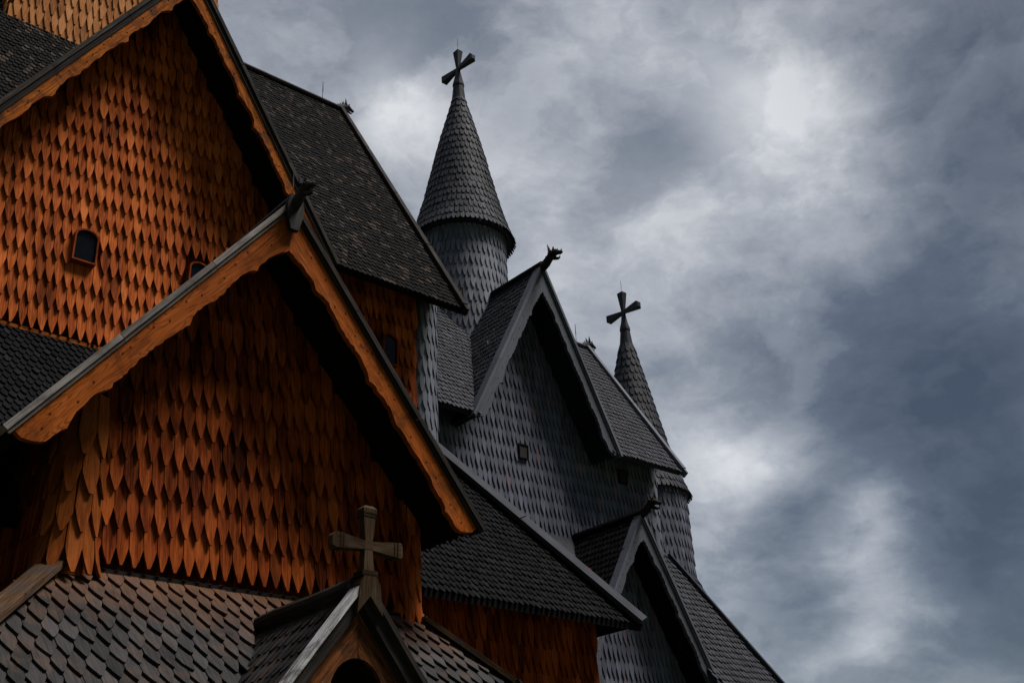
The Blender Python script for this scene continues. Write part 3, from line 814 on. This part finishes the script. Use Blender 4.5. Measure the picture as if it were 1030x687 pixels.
ws = t.n('ShaderNodeVectorMath', operation='SCALE'); t.L.new(wv.outputs[0], ws.inputs[0]); ws.inputs['Scale'].default_value = .06
wd = t.n('ShaderNodeVectorMath', operation='ADD'); t.L.new(d, wd.inputs[0]); t.L.new(ws.outputs[0], wd.inputs[1])
wdn = t.n('ShaderNodeVectorMath', operation='NORMALIZE'); t.L.new(wd.outputs[0], wdn.inputs[0]); dw = wdn.outputs[0]
# banks of cloud: azimuth, elevation, angular size, brightness
BANKS = [(55.7,38.3,2.22,0.24), (61.4,41.7,4.45,-0.03), (50.7,41.6,3.46,-0.10), (41.7,42.0,2.96,0.10), (39.5,39.5,2.22,0.10), (32.4,36.1,2.96,0.22), (34.8,38.9,2.96,0.10), (29.0,36.0,2.22,0.12), (37.5,33.5,3.95,0.06), (40.6,36.3,2.96,-0.06), (25.5,38.4,2.96,-0.02), (19.9,35.5,3.95,-0.20), (22.1,31.5,3.95,-0.22), (24.5,28.3,2.96,-0.10), (29.5,31.3,3.46,0.10), (38.3,27.8,4.45,0.06), (45.7,32.4,4.94,0.05), (28.2,25.3,3.95,-0.18), (33.1,23.7,3.46,-0.18), (37.0,25.7,2.47,-0.04), (23.7,23.9,3.95,-0.14), (29.0,21.6,3.46,-0.16), (26.1,19.7,3.95,-0.22), (25.0,16.3,3.46,-0.22), (31.4,19.4,2.22,-0.10), (37.4,19.1,1.88,0.22), (34.9,19.1,1.73,0.10), (39.2,21.0,2.47,0.08), (35.3,16.5,2.07,-0.17), (32.9,16.5,1.73,-0.08), (30.8,16.2,1.68,0.22), (32.7,14.6,1.68,0.16), (37.4,15.1,2.22,0.02), (30.7,13.0,2.22,0.12), (27.4,14.9,2.47,-0.14), (35.9,12.2,2.37,-0.14), (33.4,11.7,1.73,-0.10), (32.0,10.5,1.68,0.22), (29.4,12.4,1.98,0.02), (34.5,9.4,1.48,0.12), (26.7,10.8,3.46,-0.16), (29.2,9.3,2.47,-0.02)]
q3 = t.scale(d, (1, 1, 1.6))
def swirl(vec, scale, amt, detail=6):
    nz = t.n('ShaderNodeTexNoise'); t.L.new(vec, nz.inputs['Vector'])
    nz.inputs['Scale'].default_value = scale; nz.inputs['Detail'].default_value = detail; nz.inputs['Roughness'].default_value = .55
    a = t.n('ShaderNodeVectorMath', operation='SUBTRACT'); t.L.new(nz.outputs['Color'], a.inputs[0]); a.inputs[1].default_value = (.5, .5, .5)
    b = t.n('ShaderNodeVectorMath', operation='SCALE'); t.L.new(a.outputs[0], b.inputs[0]); b.inputs['Scale'].default_value = amt
    c = t.n('ShaderNodeVectorMath', operation='ADD'); t.L.new(vec, c.inputs[0]); t.L.new(b.outputs[0], c.inputs[1])
    return c.outputs[0]
qa_ = swirl(q3, 3.0, .35)
n1 = t.noise(qa_, 3.2, 10, .55)
n2 = t.noise(swirl(q3, 8.0, .14), 8.5, 12, .62)
n3 = t.noise(swirl(q3, 5.0, .25), 5.0, 12, .56)
val = t.math('MULTIPLY_ADD', t.math('SUBTRACT', n1, .5), .44, .52)
val = t.math('MULTIPLY_ADD', t.math('SUBTRACT', n2, .5), .23, val)
val = t.math('MULTIPLY_ADD', t.math('SUBTRACT', t.maprange(n3, .40, .58), .5), .20, val)
for a, e, s, amp in BANKS:
    a, e = R(a), R(e)
    v = (math.cos(e) * math.cos(a), math.cos(e) * math.sin(a), math.sin(e))
    dt = t.n('ShaderNodeVectorMath', operation='DOT_PRODUCT'); t.L.new(dw, dt.inputs[0]); dt.inputs[1].default_value = v
    k = 1 / (R(s) ** 2)       # exp(-(angle/s)^2) with angle^2 = 2(1-cos)
    ex = t.math('POWER', math.e, t.math('MULTIPLY', t.math('SUBTRACT', dt.outputs['Value'], 1.0), 2 * k))
    val = t.math('MULTIPLY_ADD', ex, amp * ((1.05 if amp > 0 else .95) if s > R(3.0) else 1.75), val)
val = t.math('ADD', val, t.maprange(Z, .16, .45, -.09, .03))
val = t.math('MULTIPLY_ADD', t.math('SUBTRACT', val, .5), 1.05, .535)
cl = t.ramp(val, [(.06, (.032, .041, .057)), (.31, (.095, .112, .140)), (.5, (.222, .242, .274)), (.68, (.42, .435, .465)), (.88, (.74, .75, .76))])
# unseen sky shaped for the wall light: brightened overhead, darkened low behind the viewer
back = t.maprange(Z, .72, .95, 0, 1)
low = t.math('MULTIPLY', t.maprange(Y, .45, .0, 0, 1), t.maprange(Z, .95, .70, 0, 1))
SKY_K = 3.05
gain = t.math('MULTIPLY_ADD', low, -.93, t.math('MULTIPLY_ADD', back, 1.3, 1.0))
vm = t.n('ShaderNodeVectorMath', operation='SCALE'); t.L.new(cl, vm.inputs[0]); t.L.new(t.math('MULTIPLY', gain, SKY_K), vm.inputs['Scale'])
full = t.mix(.94, sky.outputs[0], vm.outputs[0])
t.L.new(full, bg.inputs['Color']); bg.inputs['Strength'].default_value = .10

sl_ = bpy.data.lights.new('sun', 'SUN'); sl_.energy = 1.5; sl_.angle = R(20); sl_.color = (1.0, .955, .90)
so = bpy.data.objects.new('sun', sl_); col.objects.link(so)
so.rotation_euler = SUN.to_track_quat('Z', 'Y').to_euler()

scene.view_settings.view_transform = 'Standard'; scene.view_settings.look = 'None'
scene.view_settings.exposure = 1.68; scene.view_settings.gamma = 1.0; scene.view_settings.use_curve_mapping = False
scene.cycles.max_bounces = 6
